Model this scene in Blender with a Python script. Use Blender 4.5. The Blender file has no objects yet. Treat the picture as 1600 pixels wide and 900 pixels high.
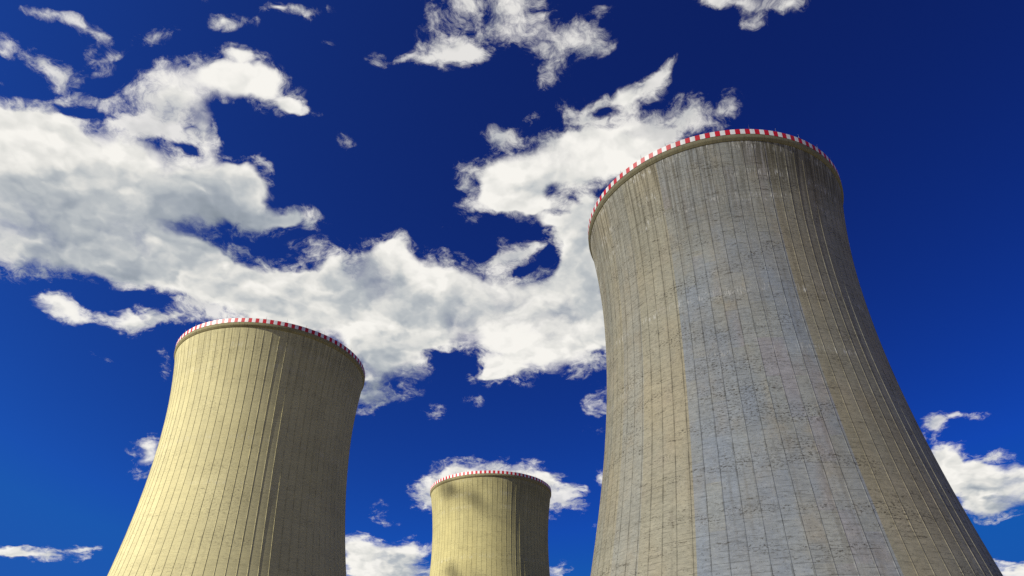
import bpy, bmesh, math, random
import numpy as np
from mathutils import Vector, Matrix
R = math.radians
scene = bpy.context.scene
COL = scene.collection

# ------------------------------------------------------------------ camera
PITCH = 28.747
LENS_PX = 1087.08                      # focal length in pixels of the 1600 px wide photograph
PPX, PPY = 791.53, 582.05              # principal point (the photograph is a crop)
cam_d = bpy.data.cameras.new("camera")
cam = bpy.data.objects.new("camera", cam_d); COL.objects.link(cam)
cam.location = (0, 0, 0)
cam.rotation_euler = (R(90 + PITCH), 0, 0)
cam_d.sensor_width = 36
cam_d.lens = LENS_PX / 1600 * 36
cam_d.shift_x = (800 - PPX) / 1600
cam_d.shift_y = (PPY - 450) / 1600
cam_d.clip_start = 0.1
cam_d.clip_end = 30000
scene.camera = cam

# ------------------------------------------------------------------ render settings
scene.render.engine = 'CYCLES'
scene.cycles.use_denoising = False
scene.cycles.max_bounces = 4
scene.cycles.diffuse_bounces = 2
scene.cycles.use_adaptive_sampling = True
scene.cycles.adaptive_threshold = 0.006
scene.cycles.adaptive_min_samples = 12
scene.cycles.volume_bounces = 1
scene.view_settings.view_transform = 'Standard'
scene.view_settings.look = 'None'
scene.view_settings.exposure = 0.5
scene.view_settings.gamma = 1.0
scene.view_settings.use_curve_mapping = False

# ------------------------------------------------------------------ sun
SUN_AZ = -150.0                        # degrees, counted from +X towards +Y
SUN_EL = 36.0
SUN = Vector((math.cos(R(SUN_AZ)) * math.cos(R(SUN_EL)), math.sin(R(SUN_AZ)) * math.cos(R(SUN_EL)), math.sin(R(SUN_EL))))
sun_d = bpy.data.lights.new("sun", 'SUN'); sun = bpy.data.objects.new("sun", sun_d); COL.objects.link(sun)
sun_d.energy = 5.0; sun_d.angle = R(0.5); sun_d.color = (1.0, 0.965, 0.85)
sun.rotation_euler = SUN.to_track_quat('Z', 'Y').to_euler()
sun.location = SUN * 500
SKY_STRENGTH = 0.1
EXPO = 2 ** 0.5                        # what the exposure multiplies

# ------------------------------------------------------------------ node helper
class NT:
    def __init__(self, tree): self.t = tree; self.n = tree.nodes; self.l = tree.links
    def put(self, sock, v):
        if v is None: return
        if isinstance(v, bpy.types.NodeSocket): self.l.new(v, sock)
        else:
            if hasattr(sock, 'default_value') and sock.type == 'RGBA' and not isinstance(v, (int, float)) and len(v) == 3: v = (*v, 1)
            sock.default_value = v
    def m(self, op, a=None, b=None, c=None, clamp=False):
        n = self.n.new('ShaderNodeMath'); n.operation = op; n.use_clamp = clamp
        for i, v in enumerate((a, b, c)): self.put(n.inputs[i], v)
        return n.outputs[0]
    def v(self, op, a=None, b=None, s=None, out=0):
        n = self.n.new('ShaderNodeVectorMath'); n.operation = op
        self.put(n.inputs[0], a); self.put(n.inputs[1], b)
        if s is not None: self.put(n.inputs['Scale'], s)
        return n.outputs[out]
    def xyz(self, x=0.0, y=0.0, z=0.0):
        n = self.n.new('ShaderNodeCombineXYZ')
        for i, q in enumerate((x, y, z)): self.put(n.inputs[i], q)
        return n.outputs[0]
    def sep(self, v):
        n = self.n.new('ShaderNodeSeparateXYZ'); self.put(n.inputs[0], v); return n.outputs
    def noise(self, vec, scale, detail=4, rough=0.55, lac=2.0, dist=0.0, out=0, kind='FBM'):
        n = self.n.new('ShaderNodeTexNoise'); n.noise_dimensions = '3D'; n.noise_type = kind
        self.put(n.inputs['Vector'], vec)
        for k, q in (('Scale', scale), ('Detail', detail), ('Roughness', rough), ('Lacunarity', lac), ('Distortion', dist)): self.put(n.inputs[k], q)
        return n.outputs[out]
    def vor(self, vec, scale, rand=1.0, feature='F1', smooth=0.5, out='Distance', detail=0, rough=.5):
        n = self.n.new('ShaderNodeTexVoronoi'); n.feature = feature
        self.put(n.inputs['Vector'], vec); self.put(n.inputs['Scale'], scale); self.put(n.inputs['Randomness'], rand)
        n.inputs['Detail'].default_value = detail; n.inputs['Roughness'].default_value = rough
        if feature == 'SMOOTH_F1': n.inputs['Smoothness'].default_value = smooth
        return n.outputs[out]
    def white(self, vec, out=0):
        n = self.n.new('ShaderNodeTexWhiteNoise'); n.noise_dimensions = '3D'; self.put(n.inputs['Vector'], vec); return n.outputs[out]
    def rng(self, v, a, b, c=0.0, d=1.0, kind='SMOOTHSTEP'):
        n = self.n.new('ShaderNodeMapRange'); n.interpolation_type = kind; n.clamp = True
        for i, q in enumerate((v, a, b, c, d)): self.put(n.inputs[i], q)
        return n.outputs[0]
    def mix(self, f, a, b, blend='MIX', clampf=True):
        n = self.n.new('ShaderNodeMix'); n.data_type = 'RGBA'; n.blend_type = blend; n.clamp_factor = clampf
        self.put(n.inputs[0], f); self.put(n.inputs[6], a); self.put(n.inputs[7], b)
        return n.outputs[2]
    def mixf(self, f, a, b):
        n = self.n.new('ShaderNodeMix'); n.data_type = 'FLOAT'
        self.put(n.inputs[0], f); self.put(n.inputs[2], a); self.put(n.inputs[3], b)
        return n.outputs[0]
    def ramp(self, f, stops, kind='LINEAR'):
        n = self.n.new('ShaderNodeValToRGB'); n.color_ramp.interpolation = kind
        e = n.color_ramp.elements
        while len(e) < len(stops): e.new(0.5)
        for el, (p, c) in zip(e, stops): el.position = p; el.color = (*c, 1)
        self.put(n.inputs[0], f)
        return n.outputs[0]

# ------------------------------------------------------------------ sky: Nishita with cumulus cloud field at infinity
def sky_dir(px, py):
    x = (px - PPX) / LENS_PX; y = -(py - PPY) / LENS_PX
    c, s = math.cos(R(PITCH)), math.sin(R(PITCH))
    return Vector((x, c - s * y, s + c * y)).normalized()

# each cumulus lump: where it stands in the sky, its half widths, its lean and how dense it is
LUMPS = [
 # faint veils
 (110,90,120,60,16,.09),(790,60,120,55,0,.14),(1075,165,80,50,-28,.18),(590,85,90,50,0,.15),(730,300,40,60,0,.17),(470,385,50,22,0,.15),(640,660,120,40,0,.13),(260,560,60,26,0,.13),(930,620,40,70,0,.16),(1500,690,80,26,8,.16),(780,400,60,34,-12,.16),
 (600,465,75,30,0,.75),
 # big bank on the left
 (120,265,190,95,0,1),(-20,235,130,75,0,1),(250,330,170,75,10,1),(60,345,150,85,0,1),(350,285,75,55,0,1),(385,300,40,50,0,.9),
 (190,395,140,45,8,1),(300,425,170,45,8,1),(440,345,60,20,-8,1),(490,350,20,12,0,.6),(-40,320,150,110,0,1),(-200,300,170,100,0,1),
 (50,205,80,30,0,.8),(195,235,80,24,10,.67),(298,236,30,11,25,-.6),(375,240,36,20,0,-.5),(130,172,60,9,12,-.4),(455,300,20,30,0,-.4),
 # the band running right
 (400,470,150,50,5,1),(520,440,130,55,0,1),(605,405,50,40,-30,1),(625,385,18,14,0,.7),(680,430,65,42,10,1),(560,520,150,50,0,1),(700,490,110,55,0,1),
 (760,460,80,38,0,.9),(830,500,110,55,0,1),(885,465,65,60,0,1),(905,400,40,80,10,.9),(825,555,85,45,0,1),(770,585,45,28,0,.9),
 (600,575,65,50,0,1),(575,622,35,22,0,.7),(905,530,60,55,0,1),(640,525,60,30,0,.7),(1000,470,80,90,0,1),
 (682,548,44,13,8,-.75),(858,398,34,18,-35,-.65),(815,430,26,11,-15,-.45),(760,392,34,22,0,-.4),(735,375,40,22,0,-.4),(945,175,28,12,-10,-.7),(992,208,22,9,-10,-.5),(905,203,18,8,0,-.35),(1035,222,22,8,0,-.4),(408,378,22,14,0,-.6),(740,570,18,14,0,-.4),
 # small ones left of the left tower
 (88,468,40,17,8,.95),(120,490,48,15,8,.8),(205,503,42,22,8,.95),(265,497,34,16,0,.8),(160,555,18,8,30,.42),(335,470,40,25,0,.6),
 # upper cloud
 (325,120,105,40,0,1),(405,140,75,38,18,1),(285,165,58,36,30,.85),(322,212,20,40,0,.8),(462,172,24,22,0,1),(488,180,20,9,20,.6),(375,82,45,13,12,.7),
 (240,160,46,34,0,.50),(190,190,66,12,5,.46),(265,205,50,18,20,.50),(110,188,36,10,20,.38),
 # wisps top left
 (75,20,46,9,10,.50),(130,36,42,9,14,.52),(170,58,20,10,40,.38),(245,52,36,11,0,.62),(345,38,27,19,0,.85),(430,14,46,12,4,.75),(475,22,16,16,0,.42),(385,35,14,9,0,.4),
 (50,80,46,14,30,.42),(98,108,26,22,40,.54),(150,85,24,17,30,.42),(180,75,18,7,-20,.36),(95,155,30,10,-10,.5),(5,120,20,14,0,.4),(310,5,14,9,0,.5),(12,60,14,18,0,.4),(145,150,30,8,20,.42),
 (515,62,12,9,0,.5),(585,95,13,15,0,.42),(622,90,12,8,0,.48),(540,220,17,13,20,.4),(505,5,16,8,0,.42),
 # top centre
 (800,0,75,16,0,.7),(700,86,42,19,0,.54),(732,86,22,10,0,.6),(665,92,22,8,0,.5),(720,50,50,36,0,.40),(845,38,50,28,10,.60),(912,60,34,20,20,.66),(860,92,32,32,0,.52),(850,125,12,22,10,.40),
 (720,15,40,20,0,.4),(935,25,25,20,0,.4),(690,-20,60,20,0,.5),
 # top right
 (1155,8,72,18,0,.85),(1178,34,26,14,0,.75),(1242,8,22,13,0,.62),(1100,-5,40,16,0,.6),
 # cloud behind the right tower's shoulder
 (850,268,110,55,-5,1),(785,285,55,42,0,1),(905,235,80,45,0,1),(960,230,70,42,0,1),(1010,232,50,32,0,.9),(820,325,75,24,5,1),(862,352,28,16,0,.8),(780,208,26,13,0,.62),(820,182,28,12,0,.5),
 (895,172,30,26,0,.55),(960,155,42,20,-25,.8),(1000,150,45,22,-35,.8),(1022,124,24,13,-50,.66),(1062,180,36,22,-20,.55),(1122,175,32,18,-30,.62),(1040,205,50,22,0,.62),(1045,102,22,7,-50,.40),(945,190,40,22,0,.6),
 (715,275,16,20,0,.35),(705,352,14,10,30,.35),(740,330,18,14,0,.4),
 (792,412,26,18,-20,.70),(828,398,34,14,-20,.66),(892,378,34,26,-30,.8),(915,350,30,40,0,.9),(790,385,30,10,0,.35),
 (936,626,26,13,-10,.8),(912,597,14,8,0,.45),(930,665,26,7,0,.40),(935,742,14,20,0,.7),(680,640,16,13,0,.5),(735,630,18,8,0,.3),(930,820,10,8,0,.35),
 # left of the left tower, low left
 (228,712,42,26,-22,1),(70,868,80,13,3,.88),(20,862,40,9,0,.7),(140,857,45,5,-3,.6),(262,560,10,30,0,.4),
 # cap behind the middle tower and the low bank
 (700,752,56,28,-14,.70),(770,732,85,20,0,.70),(850,752,50,27,10,.70),(880,785,28,22,20,.66),(678,775,34,22,0,.60),(770,775,110,40,0,.9),
 (590,872,58,34,0,1),(635,862,40,26,0,.9),(560,862,30,26,0,.8),(615,905,80,30,0,1),(760,905,110,25,0,.9),(872,888,26,14,0,.85),(590,800,16,14,0,.38),(600,812,20,8,0,.3),
 # right of the right tower
 (1495,745,58,46,10,1),(1470,718,34,28,0,.9),(1560,770,66,38,0,1),(1515,728,44,28,10,.8),(1600,748,46,32,0,.95),(1535,795,44,16,0,.7),(1462,662,30,15,-10,.66),(1490,655,22,6,0,.4),(1562,710,14,6,0,.55),(1582,892,34,13,0,.8),(1530,652,26,6,0,.36),
 (1700,760,90,50,0,1),(1660,900,120,30,0,.9),
]

world = bpy.data.worlds.new("World"); scene.world = world; world.use_nodes = True
world.cycles.sampling_method = 'MANUAL'; world.cycles.sample_map_resolution = 512
wt = NT(world.node_tree); wt.n.clear()

# where the bank is thick enough to turn its underside grey
GREY = [(250,335,190,70,10,1),(60,395,130,50,10,.9),(120,330,70,60,0,.5),(360,350,80,40,0,.7),(560,445,75,40,0,.9),(450,475,90,40,0,.7),(640,480,90,35,10,.6),
 (600,590,60,55,0,1),(920,400,40,70,0,.8),(870,480,50,40,0,.5),(770,480,60,30,0,.4),(640,890,70,20,0,.7),(860,290,70,25,0,.35),(320,160,40,25,0,.45),(20,300,70,60,0,.5),
 (1540,775,60,18,0,.6),(770,775,90,35,0,.5),(1000,500,70,90,0,.6),(215,512,50,14,0,.5),(110,500,40,10,0,.5),(180,420,120,30,10,.6)]

FWD = sky_dir(800, 450); RIGHT = Vector((1, 0, 0)); UP = RIGHT.cross(FWD)
TURNS = (-50, -35, -22, -12, 0, 8, 16, 28, 42)

def plane(d):
    """gnomonic coordinates of a fixed direction of the sky, as a node vector, one copy per lean"""
    k = wt.m('DIVIDE', 1.0, wt.m('MAXIMUM', wt.v('DOT_PRODUCT', d, tuple(FWD), out=1), 0.15))
    x = wt.m('MULTIPLY', wt.v('DOT_PRODUCT', d, tuple(RIGHT), out=1), k)
    y = wt.m('MULTIPLY', wt.v('DOT_PRODUCT', d, tuple(UP), out=1), k)
    r = {}
    for t in TURNS:
        c, s_ = math.cos(R(t)), math.sin(R(t))
        # a lean of t degrees clockwise as seen from below
        r[t] = (wt.m('MULTIPLY_ADD', x, c, wt.m('MULTIPLY', y, -s_)), wt.m('MULTIPLY_ADD', x, s_, wt.m('MULTIPLY', y, c))) if t else (x, y)
    return r

def lumps(q, table, k0, gain=1.15):
    acc = wt.m('MULTIPLY', q[0][0], 0.0)
    for (cx, cy, rx, ry, rot, wgt) in table:
        t = min(TURNS, key=lambda v: abs(v - rot)); c, s_ = math.cos(R(t)), math.sin(R(t))
        k = k0 * (1.0 if wgt > 0 else .85)
        def pt(px, py):
            d = sky_dir(px, py); n = d.dot(FWD); x, y = d.dot(RIGHT) / n, d.dot(UP) / n
            return Vector((c * x - s_ * y, s_ * x + c * y))
        c0 = pt(cx, cy); a = R(t)
        sx = (pt(cx + rx * math.cos(a), cy + rx * math.sin(a)) - c0).length * k
        sy = (pt(cx - ry * math.sin(a), cy + ry * math.cos(a)) - c0).length * k
        n = wt.n.new('ShaderNodeVectorMath'); n.operation = 'MULTIPLY_ADD'
        wt.put(n.inputs[0], wt.xyz(*q[t], acc));   # the running sum rides along unused: it keeps the evaluation serial
        n.inputs[1].default_value = (1 / sx, 1 / sy, 0); n.inputs[2].default_value = (-c0.x / sx, -c0.y / sy, 0)
        gr = wt.n.new('ShaderNodeTexGradient'); gr.gradient_type = 'SPHERICAL'; wt.l.new(n.outputs[0], gr.inputs[0])
        acc = wt.m('MULTIPLY_ADD', gr.outputs['Fac'], wgt * gain, acc)
    return acc

geo = wt.n.new('ShaderNodeTexCoord')
D = wt.v('NORMALIZE', geo.outputs['Generated'])
Dz = wt.sep(D)[2]
sky = wt.n.new('ShaderNodeTexSky'); sky.sky_type = 'NISHITA'; sky.sun_disc = False
sky.sun_elevation = R(SUN_EL); sky.sun_rotation = R(90 - SUN_AZ)
sky.altitude = 600; sky.air_density = 1.0; sky.dust_density = 0.3; sky.ozone_density = 3.0
# the deep blue of a polarised sky
hs = wt.n.new('ShaderNodeSeparateColor'); wt.l.new(sky.outputs[0], hs.inputs[0])
cc = wt.n.new('ShaderNodeCombineColor')
# clearer and darker away from the sun
sd = wt.v('DOT_PRODUCT', D, tuple(SUN), out=1)
for i, (gain, gam, k, top) in enumerate(((.046, .85, .80, .50), (.107, 1.72, .66, .68), (.300, 1.56, .28, 3.0))):
    wt.put(cc.inputs[i], wt.m('MINIMUM', top, wt.m('MULTIPLY', wt.m('MULTIPLY', wt.m('POWER', hs.outputs[i], gam), gain), wt.m('EXPONENT', wt.m('MULTIPLY', sd, k)))))
blue = cc.outputs[0]
# a layer overhead: puffs shrink towards the horizon
persp = wt.m('DIVIDE', 1.0, wt.m('ADD', wt.m('MAXIMUM', Dz, 0.0), 0.35))
P = wt.v('SCALE', D, s=persp)
warp = wt.v('SUBTRACT', wt.noise(P, 8.0, 4, 0.6, out=1), (.5, .5, .5))
front = wt.rng(wt.v('DOT_PRODUCT', D, tuple(FWD), out=1), 0.2, 0.3)
DW = wt.v('ADD', D, wt.v('SCALE', warp, s=0.052))
PQ = plane(DW)
lump = wt.m('MULTIPLY', lumps(PQ, [l for l in LUMPS if abs(l[5]) > .66 or l[5] < 0], 1.32), front)
veil = wt.m('MULTIPLY', lumps(PQ, [l for l in LUMPS if 0 < l[5] <= .66], 1.75), front)
grey = wt.m('MULTIPLY', lumps(plane(wt.v('ADD', D, wt.v('SCALE', warp, s=0.14))), GREY, 1.5, 1.0), front)
# the rest of the sky, well outside the photograph, carries loose cumulus of its own
away = wt.rng(wt.v('DOT_PRODUCT', D, tuple(FWD), out=1), 0.62, 0.42)
rest = wt.m('MULTIPLY', wt.m('MULTIPLY', wt.rng(wt.noise(P, 2.2, 3), 0.48, 0.68), 0.9), wt.m('MULTIPLY', away, wt.rng(Dz, 0.02, 0.12)))
lump = wt.m('MINIMUM', wt.m('ADD', lump, rest), 1.25)
lightdir = (SUN + Vector((0, 0, 0.9))).normalized()
tang = wt.v('NORMALIZE', wt.v('SUBTRACT', tuple(lightdir), wt.v('SCALE', D, s=wt.v('DOT_PRODUCT', D, tuple(lightdir), out=1))))
P2 = wt.v('ADD', P, wt.v('SCALE', warp, s=0.10))
def puff(p, det): return wt.m('SUBTRACT', wt.noise(p, 8.5, det, 0.58, 2.15, 0.0), 0.5)
def heads(p): return wt.m('SUBTRACT', 0.40, wt.vor(p, 15.0, 1.0, 'F1', detail=1.5, rough=.55))      # rounded cauliflower heads
PV = wt.v('ADD', P2, wt.v('SCALE', wt.v('SUBTRACT', wt.noise(P, 42.0, 3, 0.6, out=1), (.5, .5, .5)), s=0.020))
STEP_L = wt.v('SCALE', tang, s=0.016)
n0 = puff(P2, 8)
nl = puff(P2, 2.5)
n1 = puff(wt.v('ADD', P2, STEP_L), 2.5)
h0 = heads(PV)
h1 = heads(wt.v('ADD', PV, STEP_L))
gate = wt.rng(lump, 0.0, 0.35)
nv = wt.m('SUBTRACT', wt.noise(wt.v('ADD', P, wt.v('SCALE', warp, s=0.09)), 24.0, 9, 0.68, 2.1, 0.0), 0.5)
body = wt.m('ADD', wt.m('ADD', wt.m('MULTIPLY', n0, 1.7), wt.m('MULTIPLY', h0, 0.62)), wt.m('MULTIPLY', nv, 0.70))
dens = wt.m('ADD', lump, wt.m('MULTIPLY', body, wt.m('SUBTRACT', gate, wt.rng(lump, .62, 1.25, 0.0, .58))))
soft = wt.noise(P, 5.0, 2, 0.5)                     # some edges are crisp, others dissolve
alpha_b = wt.rng(dens, 0.22, wt.rng(soft, .38, .62, .74, 1.25))
# torn veils round the banks and on their own
vl = wt.m('ADD', veil, wt.m('MULTIPLY', wt.m('MINIMUM', lump, .5), .95))
vd = wt.m('ADD', wt.m('MULTIPLY', vl, 1.25), wt.m('MULTIPLY', wt.m('MULTIPLY', nv, 3.3), wt.rng(vl, 0.0, .3)))
alpha_v = wt.m('MULTIPLY', wt.rng(vd, 0.34, 1.30), .84)
alpha = wt.m('SUBTRACT', 1.0, wt.m('MULTIPLY', wt.m('SUBTRACT', 1.0, alpha_b), wt.m('SUBTRACT', 1.0, alpha_v)))
# light reaching a puff: less where more cloud stands between it and the sun
relief = wt.m('ADD', wt.m('ADD', wt.m('SUBTRACT', nl, n1), wt.m('MULTIPLY', wt.m('SUBTRACT', h0, h1), .42)), wt.m('MULTIPLY', wt.m('SUBTRACT', n0, nl), 0.22))
light = wt.m('ADD', 1.0, wt.m('MULTIPLY', relief, 1.15))
light = wt.m('ADD', light, wt.m('MULTIPLY', wt.m('MAXIMUM', h0, -.2), 0.22))
gn = wt.noise(P2, 4.0, 4, .5)
light = wt.m('SUBTRACT', light, wt.m('MULTIPLY', wt.m('MINIMUM', grey, 1.0), wt.m('ADD', 0.58, wt.m('MULTIPLY', wt.m('SUBTRACT', gn, .5), -1.3))))
light = wt.m('SUBTRACT', light, wt.m('MULTIPLY', wt.rng(dens, 0.8, 2.0, kind='LINEAR'), 0.10))
light = wt.m('SUBTRACT', light, wt.m('MULTIPLY', wt.m('SUBTRACT', 1.0, alpha), 0.12))
ccol = wt.ramp(light, [(0.0, (.24, .28, .33)), (0.3, (.35, .39, .44)), (0.55, (.50, .53, .55)), (0.8, (.76, .755, .72)), (1.0, (.93, .91, .86))])
ccol = wt.v('SCALE', ccol, s=1.0 / SKY_STRENGTH / EXPO)
out = wt.mix(alpha, blue, ccol)
bg = wt.n.new('ShaderNodeBackground'); wt.put(bg.inputs[0], out); bg.inputs[1].default_value = SKY_STRENGTH
wo = wt.n.new('ShaderNodeOutputWorld'); wt.l.new(bg.outputs[0], wo.inputs[0])

# ------------------------------------------------------------------ towers: shape
GROUND_Z = -1.7                        # eye height
RT, ZT, BB, BA = 36.848, 116.406, 104.777, 88.047    # hyperboloid: throat radius, throat height over the eye, steepness below / above
RIM_R, RIM_Z = 39.95, 153.0
SHELL_TOP = 149.75
N_RIB = 80; STEP = 360 / N_RIB
def shell_r(z):
    return RT * math.sqrt(1 + ((z - ZT) / (BB if z < ZT else BA)) ** 2)

def link(name, bm, mats, parent=None, sharp=30):
    me = bpy.data.meshes.new(name); bm.to_mesh(me); bm.free()
    for m_ in mats: me.materials.append(m_)
    me.polygons.foreach_set('use_smooth', [True] * len(me.polygons))
    me.set_sharp_from_angle(angle=R(sharp))
    o = bpy.data.objects.new(name, me); COL.objects.link(o)
    if parent: o.parent = parent
    return o

def revolve(bm, profile, n, closed=False, mat=None, a0=0.0):
    """profile: list of (radius, z), outside to the left while going up"""
    rings = [[bm.verts.new((r * math.cos(R(a0 + 360 * k / n)), r * math.sin(R(a0 + 360 * k / n)), z)) for k in range(n)] for r, z in profile]
    pairs = list(zip(rings, rings[1:])) + ([(rings[-1], rings[0])] if closed else [])
    for i, (a, b) in enumerate(pairs):
        for k in range(n):
            f = bm.faces.new((a[k], a[(k + 1) % n], b[(k + 1) % n], b[k]))
            if mat is not None: f.material_index = mat(k, i)

def shell_mesh(zo, rib0, z_off):
    """outer face with its raised meridian ribs, and the smooth inner face"""
    bm = bmesh.new()
    HW, HT, PR = 0.12, 0.07, 0.09       # rib half width at foot and crest, and how far it stands out
    zs = [GROUND_Z - zo] + [2.0 * i for i in range(0, 74)] + [SHELL_TOP]
    rings = []
    for z in zs:
        r = shell_r(z); ring = []
        top = min(1.0, max(0.0, (SHELL_TOP - 0.6 - z) / 1.2))
        for k in range(N_RIB):
            c = rib0 + k * STEP
            for off, dr in ((-HW, 0), (-HT, PR * top), (HT, PR * top), (HW, 0)):
                a = R(c) + off / r
                ring.append(bm.verts.new(((r + dr) * math.cos(a), (r + dr) * math.sin(a), z + z_off)))
            h = HW / r
            for q in (.25, .5, .75):
                a = R(c) + h + (R(STEP) - 2 * h) * q
                ring.append(bm.verts.new((r * math.cos(a), r * math.sin(a), z + z_off)))
        rings.append(ring)
    n = len(rings[0])
    for a, b in zip(rings, rings[1:]):
        for k in range(n): bm.faces.new((a[k], a[(k + 1) % n], b[(k + 1) % n], b[k]))
    revolve(bm, [(shell_r(z) - .35, z + z_off) for z in reversed(zs[::3] + [zs[-1]])], 160)
    return bm

def beam_mesh(z_off):
    bm = bmesh.new()
    P = [(shell_r(SHELL_TOP) - .30, SHELL_TOP - .55), (shell_r(SHELL_TOP) + .10, SHELL_TOP - .45), (RIM_R - .06, SHELL_TOP + .15), (RIM_R + .02, SHELL_TOP + .30), (RIM_R + .02, RIM_Z - 1.95), (RIM_R - .05, RIM_Z - 1.88),
         (RIM_R - .05, RIM_Z - .12), (RIM_R - .30, RIM_Z - .12), (RIM_R - .30, RIM_Z - 1.75), (RIM_R - 1.5, RIM_Z - 1.75), (RIM_R - 1.5, SHELL_TOP - .3)]
    revolve(bm, [(r, z + z_off) for r, z in P], 320, closed=True)
    return bm

N_BAND = 92
def band_mesh(z_off, a0):
    bm = bmesh.new()
    P = [(RIM_R + .03, RIM_Z - 1.84), (RIM_R + .06, RIM_Z - 1.82), (RIM_R + .06, RIM_Z), (RIM_R - .04, RIM_Z), (RIM_R - .04, RIM_Z - .10)]
    revolve(bm, [(r, z + z_off) for r, z in P], N_BAND * 4, mat=lambda k, i: (k // 2) % 2, a0=a0)
    return bm

def rods_mesh(a):
    bm = bmesh.new()
    m_ = Matrix.Rotation(R(a), 4, 'Z') @ Matrix.Translation((RIM_R - .18, 0, 0))
    for r0, r1, z0, z1 in ((.055, .05, -.6, 1.1), (.03, .008, 1.1, 1.9)):
        bmesh.ops.create_cone(bm, cap_ends=True, segments=8, radius1=r0, radius2=r1, depth=z1 - z0, matrix=m_ @ Matrix.Translation((0, 0, (z0 + z1) / 2)))
    return bm

# ------------------------------------------------------------------ materials
def new_mat(name):
    m_ = bpy.data.materials.new(name); m_.use_nodes = True
    t = NT(m_.node_tree); t.n.clear()
    b = t.n.new('ShaderNodeBsdfPrincipled'); o = t.n.new('ShaderNodeOutputMaterial'); t.l.new(b.outputs[0], o.inputs[0])
    return m_, t, b

def polar(t):
    co = t.n.new('ShaderNodeTexCoord').outputs['Object']
    x, y, z = t.sep(co)
    th = t.m('MULTIPLY', t.m('ARCTAN2', y, x), 180 / math.pi)
    return co, th, z

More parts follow.
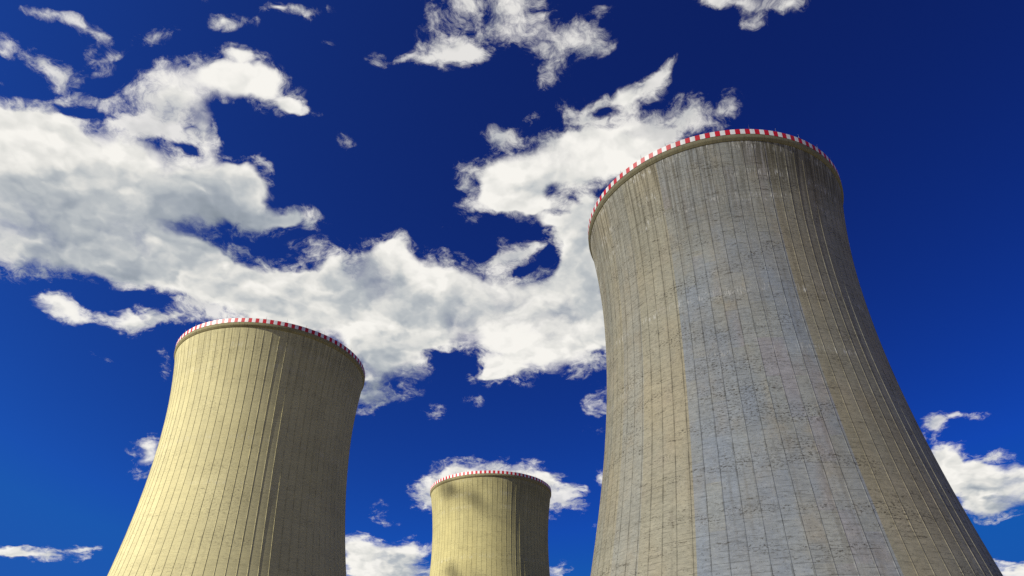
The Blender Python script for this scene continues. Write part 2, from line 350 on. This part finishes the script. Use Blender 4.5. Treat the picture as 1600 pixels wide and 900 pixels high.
def concrete(name, seed, rib0, ramp, tint, spread=1.0, wear=1.0, streak=1.0, grit=1.0, blue=None):
    m_, t, b = new_mat(name)
    co, th, z = polar(t)
    ar = t.m('MULTIPLY', th, 0.70)                                   # metres round the shell, about
    u = t.m('DIVIDE', t.m('SUBTRACT', th, rib0 - 360), STEP)
    idx = t.m('FLOOR', u); fr = t.m('FRACT', u)
    s3 = t.xyz(ar, z, seed)
    # base tone round the shell, then panel by panel and pour by pour
    base = t.ramp(t.m('DIVIDE', t.m('ADD', th, 180), 360), ramp, 'CONSTANT' if blue else 'LINEAR')
    low = t.noise(s3, 0.045, 4, 0.6)
    if blue:
        # bluish washed concrete, patchy: here and there the tan shows through
        bc, tan_c = blue
        patch = t.noise(t.xyz(t.m('ADD', ar, t.m('MULTIPLY', idx, 3.7)), t.m('MULTIPLY', z, .8), seed + 5), 0.11, 5, 0.62)
        isblu = t.rng(t.sep(base)[2], .26, .27)
        base = t.mix(t.rng(patch, 0.50, 0.68, 0.0, 0.62), base, tan_c)
        # some pours of the washed strip came out distinctly blue, some mauve
        pb = t.white(t.xyz(idx, t.m('FLOOR', t.m('DIVIDE', t.m('ADD', z, t.m('MULTIPLY', t.white(t.xyz(idx, 7, 3)), 9)), 11)), seed + 47))
        pl = t.noise(t.xyz(t.m('MULTIPLY', ar, 1.0), t.m('MULTIPLY', z, .5), seed + 53), .06, 4, .6)
        fb_ = t.m('MULTIPLY', isblu, t.rng(t.m('ADD', t.m('MULTIPLY', pb, .20), pl), .42, .80))
        base = t.mix(t.m('MULTIPLY', fb_, .55), base, (.225, .268, .330))
        fm_ = t.m('MULTIPLY', isblu, t.rng(t.m('SUBTRACT', pl, t.m('MULTIPLY', pb, .35)), .22, .02))
        base = t.mix(t.m('MULTIPLY', fm_, .6), base, (.300, .275, .285))
        # high up the tan, brown and blue run together into one weathered grey olive
        hz = t.noise(t.xyz(t.m('MULTIPLY', ar, .25), t.m('MULTIPLY', z, .25), seed + 43), .5, 4, .65)
        base = t.mix(t.rng(t.m('ADD', z, t.m('MULTIPLY', t.m('SUBTRACT', hz, .5), 70)), 88, 134, 0, .40), base, (.278, .270, .218))
    lift = t.m('FLOOR', t.m('DIVIDE', z, 1.25))
    pour = t.m('FLOOR', t.m('DIVIDE', t.m('ADD', z, t.m('MULTIPLY', t.white(t.xyz(idx, seed, 3)), 6.0)), 6.25))
    w_panel = t.m('SUBTRACT', t.white(t.xyz(idx, seed, 0)), .5)
    w_pour = t.m('SUBTRACT', t.white(t.xyz(idx, pour, seed + 1)), .5)
    w_lift = t.m('SUBTRACT', t.white(t.xyz(t.m('FLOOR', t.m('DIVIDE', u, 2)), lift, seed + 2)), .5)
    val = t.m('ADD', 1.0, t.m('MULTIPLY', w_panel, .07 * spread))
    val = t.m('ADD', val, t.m('MULTIPLY', w_pour, .07 * spread))
    val = t.m('ADD', val, t.m('MULTIPLY', w_lift, .055 * spread))
    val = t.m('ADD', val, t.m('MULTIPLY', t.m('SUBTRACT', low, .5), .42 * spread))
    grain = t.noise(t.xyz(t.m('MULTIPLY', ar, .7), t.m('MULTIPLY', z, 1.6), seed), 1.1, 5, 0.72)
    val = t.m('ADD', val, t.m('MULTIPLY', t.m('SUBTRACT', grain, .5), 1.0 * grit))
    board = t.noise(t.xyz(t.m('MULTIPLY', ar, .40), t.m('MULTIPLY', z, 2.4), seed + 31), 1.0, 3, .75)
    val = t.m('ADD', val, t.m('MULTIPLY', t.m('SUBTRACT', board, .5), .42 * grit))
    col = t.mix(1.0, base, t.xyz(val, val, val), 'MULTIPLY')
    # hue drift between warm and cool
    hue = t.noise(t.xyz(t.m('MULTIPLY', ar, 1.0), t.m('MULTIPLY', z, .45), seed + 9), 0.07, 3, .6)
    col = t.mix(t.rng(hue, .40, .66, 0, .45), col, t.mix(1.0, col, tint, 'MULTIPLY'))
    # formwork joints: thin, broken, darker
    jz = t.m('ABSOLUTE', t.m('SUBTRACT', t.m('FRACT', t.m('DIVIDE', z, 1.25)), .5))
    jn = t.noise(t.xyz(t.m('MULTIPLY', ar, .35), t.m('MULTIPLY', lift, 1.9), seed + 3), 1.0, 3, .65)
    joint = t.m('MULTIPLY', t.rng(jz, .09, .0), t.rng(jn, .42, .62))
    col = t.mix(t.m('MULTIPLY', joint, .55 * wear), col, (.045, .042, .03))
    # honeycombing: dark pocks gathered in ragged rows and patches
    row = t.noise(t.xyz(t.m('MULTIPLY', ar, .05), t.m('MULTIPLY', z, .17), seed + 11), 1.0, 4, .65)
    rowm = t.rng(row, .49, .62)
    # worst about the middle height of the face
    rg = t.v('LENGTH', t.xyz(t.m('DIVIDE', t.m('SUBTRACT', th, rib0 + 17), 24), t.m('DIVIDE', t.m('SUBTRACT', z, 80), 30), 0), out=1)
    rowm = t.m('MAXIMUM', rowm, t.m('MULTIPLY', t.rng(rg, 1.1, .2), t.rng(row, .40, .52)))
    pk = t.noise(t.xyz(t.m('MULTIPLY', ar, 1.1), t.m('MULTIPLY', z, 2.1), seed + 37), 1.25, 4, .75)
    pock = t.m('MULTIPLY', t.rng(pk, .53, .61), rowm)
    col = t.mix(t.m('MULTIPLY', pock, .85 * wear), col, (.055, .044, .028))
    # cold joints: a few ragged dark lines right round, a day's work apart
    cj = t.m('ABSOLUTE', t.m('SUBTRACT', t.m('FRACT', t.m('DIVIDE', t.m('ADD', z, t.m('MULTIPLY', t.noise(t.xyz(ar, 0, seed), .3, 4, .7), 1.6)), 8.75)), .5))
    cjn = t.noise(t.xyz(t.m('MULTIPLY', ar, .22), t.m('FLOOR', t.m('DIVIDE', z, 8.75)), seed + 41), 1.0, 4, .7)
    cold = t.m('MULTIPLY', t.rng(cj, .040, .006), t.rng(cjn, .46, .60))
    col = t.mix(t.m('MULTIPLY', t.m('MULTIPLY', cold, t.rng(pk, .40, .56)), .8 * wear), col, (.055, .045, .03))
    spk = t.noise(s3, 2.6, 2, .7)
    col = t.mix(t.m('MULTIPLY', t.rng(spk, .61, .72), .65 * wear), col, (.05, .045, .03))
    # dirt that gathers along the ribs
    rd = t.m('ABSOLUTE', t.m('SUBTRACT', t.m('FRACT', t.m('ADD', u, .5)), .5))
    rn = t.noise(t.xyz(idx, t.m('MULTIPLY', z, .06), seed + 13), 3.0, 4, .6)
    ribdirt = t.m('MULTIPLY', t.rng(rd, .075, .04), t.rng(rn, .40, .66, .0, .9))
    col = t.mix(t.m('MULTIPLY', ribdirt, .55), col, (.055, .05, .035))
    # water running down from the rim
    ztop = RIM_Z - GROUND_Z
    dep = t.m('SUBTRACT', ztop, z)
    st = t.noise(t.xyz(t.m('MULTIPLY', ar, 1.15), t.m('MULTIPLY', z, .035), seed + 17), 1.0, 5, .62)
    stm = t.m('MULTIPLY', t.rng(st, .44, .62), t.rng(dep, 44, 3))
    side = t.rng(t.m('ABSOLUTE', t.m('SUBTRACT', th, rib0 + 68)), 48, 20)         # the weather side is blacker
    stm = t.m('MAXIMUM', stm, t.m('MULTIPLY', t.m('MULTIPLY', t.rng(st, .36, .56), side), t.m('MULTIPLY', t.rng(dep, 26, 8), 1.25)))
    col = t.mix(t.m('MULTIPLY', stm, .62 * streak), col, (.075, .065, .04))
    st2 = t.noise(t.xyz(t.m('MULTIPLY', ar, .5), t.m('MULTIPLY', z, .012), seed + 19), 1.0, 4, .6)
    col = t.mix(t.m('MULTIPLY', t.rng(st2, .55, .70), .28 * streak), col, (.11, .09, .06))
    # lime bleeding in short white runs under the rim and at a few cold joints
    ef = t.noise(t.xyz(t.m('MULTIPLY', ar, 2.1), t.m('MULTIPLY', z, .28), seed + 23), 1.0, 3, .7)
    zz = t.m('ADD', z, t.m('MULTIPLY', t.noise(t.xyz(t.m('MULTIPLY', ar, .6), 0, seed), 1.0, 2), 2.2))
    bands = None
    for zc, hh, st_ in ((SHELL_TOP + .3 - GROUND_Z, 3.2, .9), (141.5, 2.2, .75), (133.5, 1.8, .8), (104.0, 1.6, .8), (86, 1.4, .6)):
        q = t.m('MULTIPLY', t.rng(t.m('ABSOLUTE', t.m('SUBTRACT', zz, zc)), hh, hh * .35), st_)
        bands = q if bands is None else t.m('MAXIMUM', bands, q)
    wide = t.noise(t.xyz(t.m('MULTIPLY', ar, .12), t.m('MULTIPLY', z, .02), seed + 29), 1.0, 2, .5)
    eff = t.m('MULTIPLY', t.m('MULTIPLY', t.rng(ef, .53, .63), bands), t.rng(wide, .40, .54))
    col = t.mix(t.m('MULTIPLY', eff, .8 * wear), col, (.62, .61, .55))
    t.put(b.inputs['Base Color'], col)
    b.inputs['Roughness'].default_value = .92
    b.inputs['Specular IOR Level'].default_value = .25
    bp = t.n.new('ShaderNodeBump'); bp.inputs['Strength'].default_value = .6 * grit; bp.inputs['Distance'].default_value = .06
    hgt = t.m('SUBTRACT', t.m('ADD', t.m('MULTIPLY', grain, .8), t.m('MULTIPLY', t.noise(s3, 3.0, 3, .6), .4)), t.m('ADD', t.m('MULTIPLY', joint, .5), t.m('MULTIPLY', pock, .8)))
    t.put(bp.inputs['Height'], hgt); t.l.new(bp.outputs[0], b.inputs['Normal'])
    return m_

def beam_mat(name, seed, c):
    m_, t, b = new_mat(name)
    co, th, z = polar(t)
    ar = t.m('MULTIPLY', th, .7)
    n = t.noise(t.xyz(ar, t.m('MULTIPLY', z, 1.2), seed), .8, 5, .7)
    s = t.noise(t.xyz(t.m('MULTIPLY', ar, 1.6), t.m('MULTIPLY', z, .1), seed + 4), 1.0, 4, .65)
    v = t.m('ADD', .55, t.m('MULTIPLY', n, .9))
    col = t.mix(1.0, c, t.xyz(v, v, v), 'MULTIPLY')
    col = t.mix(t.rng(s, .5, .7, 0, .5), col, (.06, .055, .03))
    t.put(b.inputs['Base Color'], col); b.inputs['Roughness'].default_value = .9; b.inputs['Specular IOR Level'].default_value = .25
    return m_

def paint(name, c, dirt):
    m_, t, b = new_mat(name)
    co, th, z = polar(t)
    ar = t.m('MULTIPLY', th, .7)
    n = t.noise(t.xyz(t.m('MULTIPLY', ar, 1.4), t.m('MULTIPLY', z, .5), 2), 1.2, 4, .7)
    tone = t.white(t.xyz(t.m('FLOOR', t.m('DIVIDE', th, 360 / N_BAND / 2)), 1, 1))
    v = t.m('MULTIPLY_ADD', tone, .16, .9)
    col = t.mix(1.0, c, t.xyz(v, v, v), 'MULTIPLY')
    col = t.mix(t.rng(n, .48, .72, 0, .35), col, dirt)
    t.put(b.inputs['Base Color'], col); b.inputs['Roughness'].default_value = .5
    return m_

def simple(name, c, rough=.6, metal=0.0):
    m_, t, b = new_mat(name)
    co = t.n.new('ShaderNodeTexCoord').outputs['Object']
    v = t.m('MULTIPLY_ADD', t.noise(co, 3.0, 3), .5, .75)
    t.put(b.inputs['Base Color'], t.mix(1.0, c, t.xyz(v, v, v), 'MULTIPLY'))
    b.inputs['Roughness'].default_value = rough; b.inputs['Metallic'].default_value = metal
    return m_

RED = paint("red_paint", (.56, .006, .012), (.30, .015, .02))
WHITE = paint("white_paint", (.78, .77, .73), (.45, .43, .38))
STEEL = simple("galvanised_steel", (.12, .12, .12), .5, .6)
TAN, BLU, BRN, OLV = (.326, .305, .222), (.292, .303, .280), (.290, .269, .192), (.298, .288, .222)
def fa(d): return (d + 180) / 360
RAMP_NEAR = [(0.0, OLV), (fa(-170), TAN), (fa(-160), (.305, .300, .248)), (fa(-146.9), TAN), (fa(-128.9), BLU), (fa(-87.7), (.29, .30, .275)), (fa(-83.4), BRN), (fa(-60), OLV), (fa(40), TAN)]
YEL = (.555, .497, .268)
RAMP_WARM = [(0.0, YEL), (.28, (.535, .478, .256)), (.5, (.50, .45, .245)), (.7, (.53, .475, .26)), (1.0, YEL)]

OCH = (.435, .385, .180)
RAMP_OCHRE = [(0.0, OCH), (.28, (.42, .37, .172)), (.5, (.40, .355, .17)), (.7, (.42, .375, .18)), (1.0, OCH)]

TOWERS = [  # x, y, height offset, first rib, concrete, label
 (67.008, 177.586, 0.0, -128.93, concrete("bluish_grey_concrete", 3.0, -128.93, RAMP_NEAR, (1.10, .98, .82), blue=(BLU, (.325, .295, .22))),
  "largest and nearest cooling tower, grey streaked concrete patched bluish, at the right"),
 (-103.144, 268.813, -3.072, -100.1, concrete("pale_yellow_concrete", 41.0, -100.1, RAMP_WARM, (.96, .95, .90), .9, .45, .5, .5),
  "sunlit yellowish cooling tower under the cloud bank at the left, its right half in shade"),
 (-10.436, 442.695, -0.501, -110.0, concrete("ochre_concrete", 77.0, -110.0, RAMP_OCHRE, (.95, .93, .88), .9, .55, .5, .6),
  "smallest farthest cooling tower between the other two, dark shadow patches near its rim"),
]
BEAMS = [beam_mat("olive_grey_concrete", 5, (.21, .19, .115)), beam_mat("warm_olive_concrete", 15, (.27, .235, .12)), beam_mat("ochre_olive_concrete", 25, (.27, .235, .12))]
for i, (x, y, zo, rib0, mat, label) in enumerate(TOWERS):
    root = bpy.data.objects.new("cooling_tower", None); COL.objects.link(root)
    root.location = (x, y, GROUND_Z); root.empty_display_size = 10
    root['label'] = label; root['category'] = "cooling tower"; root['group'] = "cooling towers of the power station"
    z_off = zo - GROUND_Z
    link("shell", shell_mesh(zo, rib0, z_off), [mat], root)
    link("rim_beam", beam_mesh(z_off), [BEAMS[i]], root)
    link("warning_band", band_mesh(z_off, -117.28 - 360 / N_BAND / 4 * 1.0), [RED, WHITE], root)
    proto = None
    for k in range(32):
        a = -122.5 + 11.25 * k
        if proto is None:
            proto = link("lightning_rod", rods_mesh(0), [STEEL], root); o = proto
        else:
            o = proto.copy(); COL.objects.link(o); o.parent = root
        o.location = (0, 0, RIM_Z + z_off); o.rotation_euler = (0, 0, R(a))

# ------------------------------------------------------------------ ground
bm = bmesh.new()
n = 72; rad = [0, 30, 80, 160, 320, 700, 1500, 4000, 9000, 20000]
rings = []
for r in rad[1:]:
    rings.append([bm.verts.new((r * math.cos(2 * math.pi * k / n), r * math.sin(2 * math.pi * k / n), 0)) for k in range(n)])
c = bm.verts.new((0, 0, 0))
for k in range(n): bm.faces.new((c, rings[0][k], rings[0][(k + 1) % n]))
for a, b_ in zip(rings, rings[1:]):
    for k in range(n): bm.faces.new((a[k], b_[k], b_[(k + 1) % n], a[(k + 1) % n]))
gm, t, b = new_mat("dry_grass_and_gravel")
co = t.n.new('ShaderNodeTexCoord').outputs['Object']
g1 = t.noise(co, .02, 5, .6); g2 = t.noise(co, 1.5, 4, .7)
col = t.mix(t.rng(g1, .42, .58), (.15, .13, .05), (.22, .18, .10))
v = t.m('MULTIPLY_ADD', g2, .8, .6)
t.put(b.inputs['Base Color'], t.mix(1.0, col, t.xyz(v, v, v), 'MULTIPLY')); b.inputs['Roughness'].default_value = 1
ground = link("ground", bm, [gm]); ground.location = (0, 0, GROUND_Z); ground['kind'] = 'structure'

# ------------------------------------------------------------------ low clouds that drift between the sun and the towers
def vol_mat(name, dens):
    m_ = bpy.data.materials.new(name); m_.use_nodes = True
    t = NT(m_.node_tree); t.n.clear()
    s = t.n.new('ShaderNodeVolumeScatter'); s.inputs['Color'].default_value = (.98, .98, .98, 1); s.inputs['Density'].default_value = dens
    o = t.n.new('ShaderNodeOutputMaterial'); t.l.new(s.outputs[0], o.inputs['Volume'])
    return m_
E_AX = Vector((-SUN.y, SUN.x, 0)).normalized() * -1
V_AX = SUN.cross(E_AX).normalized()
def low_cloud(name, target, dist, se, sv, ss, mat, seed, rough=.25, sub=4):
    from mathutils import noise as mn
    bm = bmesh.new(); bmesh.ops.create_icosphere(bm, subdivisions=sub, radius=1)
    for v_ in bm.verts:
        d = v_.co.normalized()
        k = 1 + rough * 2 * mn.fractal(d * 1.6 + Vector((seed, 0, 0)), .8, 2.0, 5)
        v_.co = E_AX * d.x * se * k + V_AX * d.y * sv * k + SUN * d.z * ss * k
    o = link(name, bm, [mat], sharp=180); o.location = target + SUN * dist
    o['kind'] = 'structure'
    return o
low_cloud("cloud", Vector((67, 165, 78)), 1500, 100, 150, 60, vol_mat("thin_cloud", 0.0062), 1.3, .12)
CM = vol_mat("ragged_cloud", .036)
def tower_point(px, py, tw):
    d = sky_dir(px, py); x, y, zo = TOWERS[tw][:3]; tt = 50.0
    while tt < 900:
        p = d * tt
        if math.hypot(p.x - x, p.y - y) < shell_r(p.z - zo): return p
        tt += .5
for i, (px, py, se, sv) in enumerate(((696, 763, 6, 5), (703, 771, 6, 5), (711, 766, 4, 3), (737, 776, 5, 3), (746, 787, 6, 4.5), (704, 893, 6, 5), (714, 899, 6, 4), (752, 903, 6, 3))):
    low_cloud("cloud", tower_point(px, py, 2), 620 + 23 * (i % 4), se, sv, 9, CM, 4.1 + i * 1.7, .5, 3)
